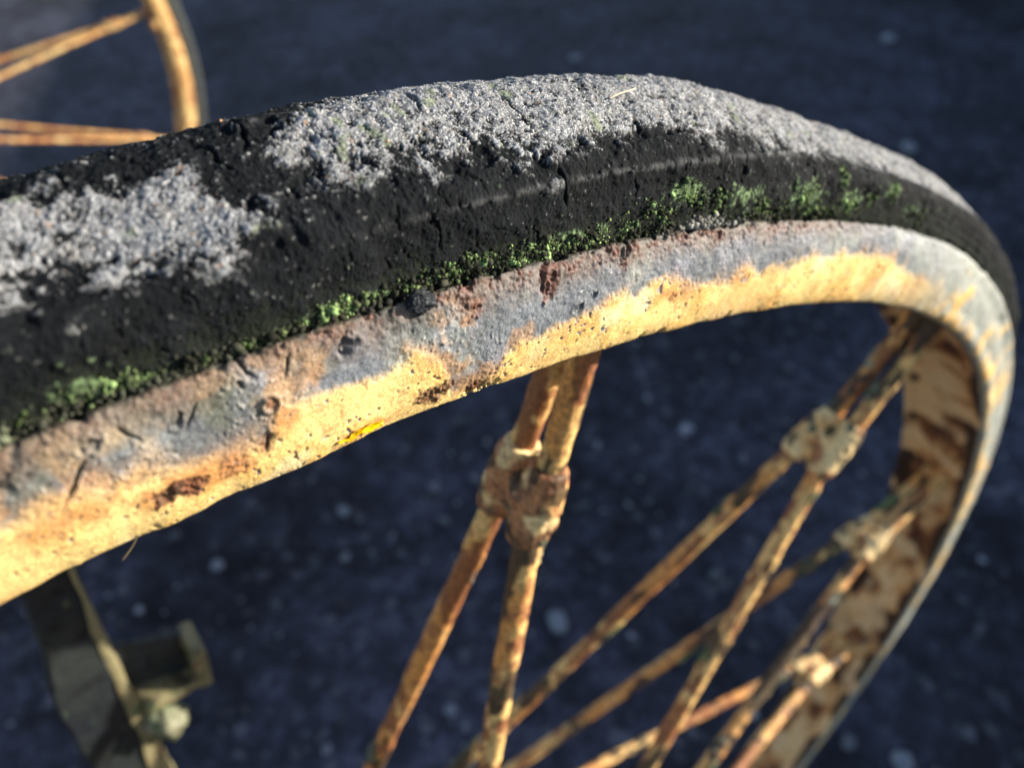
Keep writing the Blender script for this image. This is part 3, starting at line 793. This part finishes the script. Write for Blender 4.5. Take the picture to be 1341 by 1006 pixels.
# ------------------------------------------------------------------ bracket arm behind the near wheel
br = empty('iron_bracket', (-.1 * S, .31 * S, slope(.31 * S)))
tag(br, 'dark flat iron bracket arm with bolted lug at the bottom left corner', 'bracket')
def off(X): return (np.asarray(X) - np.array((-.1, .31, slope(.31 * S) / S))) * S
zz = np.linspace(.76, -1.05, 90)
xl = np.interp(zz, [-1.05, .0, .362, .469, .537, .603, .76], [-.16, -.15, -.118, -.109, -.094, -.083, -.066])
xr = np.interp(zz, [-1.05, .0, .295, .358, .431, .520, .590, .634, .76], [-.10, -.09, -.0725, -.064, -.058, -.051, -.042, -.038, -.02])
rows = []
for z_, a_, b_ in zip(zz, xl, xr):
    bv = .003
    rows.append([(a_ + bv, .300, z_), (b_ - bv, .300, z_), (b_, .303, z_), (b_ + .002, .330, z_), (b_ - bv, .334, z_), (a_ + bv, .334, z_), (a_, .330, z_), (a_, .303, z_)])
X = np.array(rows)
X = X + (.0030 * fbm(X, 26, 3, 3))[..., None] * np.array((1, 1, 0))
F_ = grid_faces(len(zz), 8, False, True)[:, ::-1]
me = np_mesh('bracket_arm', off(X.reshape(-1, 3)), F_, False)
arm = link('bracket_arm', me, M_bar, br)
# outer edge strip, its sunlit side painted in as paler iron
rows = []
for z_, b_ in zip(zz, xr):
    w_ = np.interp(z_, [.28, .45, .56, .62], [.017, .009, .003, .0008])
    rows.append([(b_ - .003, .2985, z_), (b_ + w_ * .6, .2975, z_), (b_ + w_, .301, z_), (b_ + w_, .328, z_), (b_ + .003, .3325, z_)])
X = np.array(rows); X = X + (.0026 * fbm(X, 45, 3, 5))[..., None]
me = np_mesh('lit_edge_strip', off(X.reshape(-1, 3)), grid_faces(len(zz), 5)[:, ::-1], True)
link('lit_edge_strip', me, M_lit_iron, br)
def hexa(name, c8, mat, parent, bev=.002):
    bm = bmesh.new()
    v = [bm.verts.new(off(c)) for c in c8]
    for f in ((0, 3, 2, 1), (4, 5, 6, 7), (0, 1, 5, 4), (1, 2, 6, 5), (2, 3, 7, 6), (3, 0, 4, 7)): bm.faces.new([v[i] for i in f])
    bmesh.ops.recalc_face_normals(bm, faces=bm.faces)
    bmesh.ops.bevel(bm, geom=list(bm.edges), offset=bev * S, segments=2, affect='EDGES', profile=.6)
    bmesh.ops.subdivide_edges(bm, edges=[e for e in bm.edges if e.calc_length() > .004], cuts=9, use_grid_fill=True)
    bm.normal_update()
    Q = np.array([v.co for v in bm.verts]) / S
    dd = .0028 * fbm(Q, 30, 3, 7) + .0016 * fbm(Q, 90, 3, 8)
    for v, k in zip(list(bm.verts), dd): v.co += v.normal * float(k) * S
    me = bpy.data.meshes.new(name); bm.to_mesh(me); bm.free()
    return link(name, me, mat, parent)
# lug plate sticking out to the right, its end turned up
y0, y1 = .312, .322
lug = hexa('lug', [(-.056, y0, .425), (.008, y0, .404), (.018, y0, .462), (-.052, y0, .500), (-.056, y1, .425), (.008, y1, .404), (.018, y1, .462), (-.052, y1, .500)], M_bar, br)
hexa('lug_end', [(.004, .285, .400), (.018, .285, .400), (.024, .285, .462), (.012, .285, .466), (.004, .326, .400), (.018, .326, .400), (.024, .326, .462), (.012, .326, .466)], M_lit_iron, br)
hexa('lug_ledge', [(-.050, .290, .402), (.010, .290, .396), (.012, .290, .408), (-.048, .290, .416), (-.050, .324, .402), (.010, .324, .396), (.012, .324, .408), (-.048, .324, .416)], M_lit_iron, br)  # sunlight on end and ledge is put into their paler colour
X, F = lump('bolt', 0, (.018, .015, .024), 11, .40, 4)
me = np_mesh('bolt_head', off(X + np.array((-.036, .292, .374))), F)
link('bolt_head', me, paint_mat('bolt_pale_green', (.30, .29, .20), (.15, .16, .09), (.13, .10, .06), (.06, .065, .04), 130, .54, .36, .46), br)
V_, F_ = lathe([(.001, -.19), (.019, -.19), (.019, .36), (.001, .36)], 24)
link('stub_axle', np_mesh('stub_axle', off(V_), F_[:, ::-1], False), M_hub, br)

# ------------------------------------------------------------------ the other wheel
W2 = Vector((-.168, 2.913, .137))
wheel2 = empty('cart_wheel', W2 * S)
tag(wheel2, 'smaller looking far wheel with plain orange yellow rim, cut off at the top left', 'wheel', 'old cart wheels')
def sweep(name, C_, s_, n_s, n_t, amp, seed, flip):
    u = np.linspace(0, s_[-1], n_s); p, d = at_s(C_, s_, u)
    a = np.linspace(0, 2 * math.pi, n_t, endpoint=False)
    X = np.stack([p[None, :, 0] * np.cos(a)[:, None], np.broadcast_to(p[None, :, 1], (n_t, n_s)), p[None, :, 0] * np.sin(a)[:, None]], -1)
    X = X * (1 + amp * fbm(X, 30, 3, seed))[..., None]
    F = grid_faces(n_t, n_s, True)
    return np_mesh(name, X.reshape(-1, 3) * S, F[:, ::-1] if flip else F)
link('tyre', sweep('tyre', CT * np.array((1.010, 1)), ST, 60, 500, .001, 3, False), M_rub, wheel2)
link('rim', sweep('rim', CR, SR, 70, 500, .0006, 4, True), M_far, wheel2)
add_spokes(wheel2, 10.4, (M_far, M_far))
link('hub', HUB, M_hub, wheel2)
# rusty knob standing on the rim's inner face
X, F = lump('rim_knob', 0, (.020, .018, .022), 9, .12, 3)
a = math.radians(8.2)
me = np_mesh('rim_knob', (X + np.array((.985 * math.cos(a), -.035, .985 * math.sin(a)))) * S, F)
link('rim_knob', me, M_far, wheel2)

# ------------------------------------------------------------------ grit and pebbles on the tarmac
pm, nt, b = new_mat('pale_pebble')
tc = nt.nodes.new('ShaderNodeTexCoord'); oi = nt.nodes.new('ShaderNodeObjectInfo')
nz = noise(nt, tc.outputs['Object'], 90, 5, .6)
nt.links.new(ramp(nt, nz, [(.3, (.13, .15, .19)), (.7, (.24, .26, .31))]), b.inputs['Base Color'])
b.inputs['Roughness'].default_value = .8
def peb(x, y, r, label):
    X, F = lump('pebble', 0, (r, r * random.uniform(.6, .9), r * .5), random.randint(1, 999), .25, 2)
    me = np_mesh('pebble', X, F)
    o = link('pebble', me, pm, None, (x * S, y * S, slope(y * S) + r * .3))
    o.rotation_euler = (0, 0, random.uniform(0, 6))
    tag(o, label, 'pebble', 'pebbles on the tarmac')
peb(.969, .769, .0135, 'largest pale pebble on the tarmac, just right of the middle spoke')
peb(1.469, -.147, .0125, 'pale pebble on the tarmac at the bottom right corner, right of the rim')
peb(.636, 1.553, .009, 'faint pebble on the tarmac left of the spoke boss, below the yellow petal')
peb(.537, .739, .007, 'small round pebble on the tarmac just right of the left rod of the middle spoke')
peb(.193, 1.606, .008, 'small pebble alone on the tarmac below the dangling grass stem')
peb(6.464, 3.16, .022, 'far pale pebble on the tarmac near the top right corner')
peb(4.275, 4.483, .018, 'far pebble on the tarmac above the middle of the lichen covered tread')
peb(4.824, 1.951, .020, 'pale pebble on the tarmac just above the right bend of the tyre')
n = 5200
x = rng.uniform(-.6, 4.2, n); y = rng.uniform(-.6, 4.2, n)
r = rng.lognormal(math.log(.0026), .6, n).clip(.001, .0100) * S * 2.4
g = rng.random((n, 1)); cl = (.04 + .30 * g ** 4) * np.array((.88, .95, 1.12))
Pc = np.stack([x, y, slope(y * S) / S + r / S * .3], -1)
me = crumbs('gravel', Pc, r / S, cl, (ICO, ICOF))
gmat = surface_mat('grit', 300, .85, .2)
tag(link('gravel', me, gmat), 'fine pale grit strewn over the dark tarmac', kind='stuff')
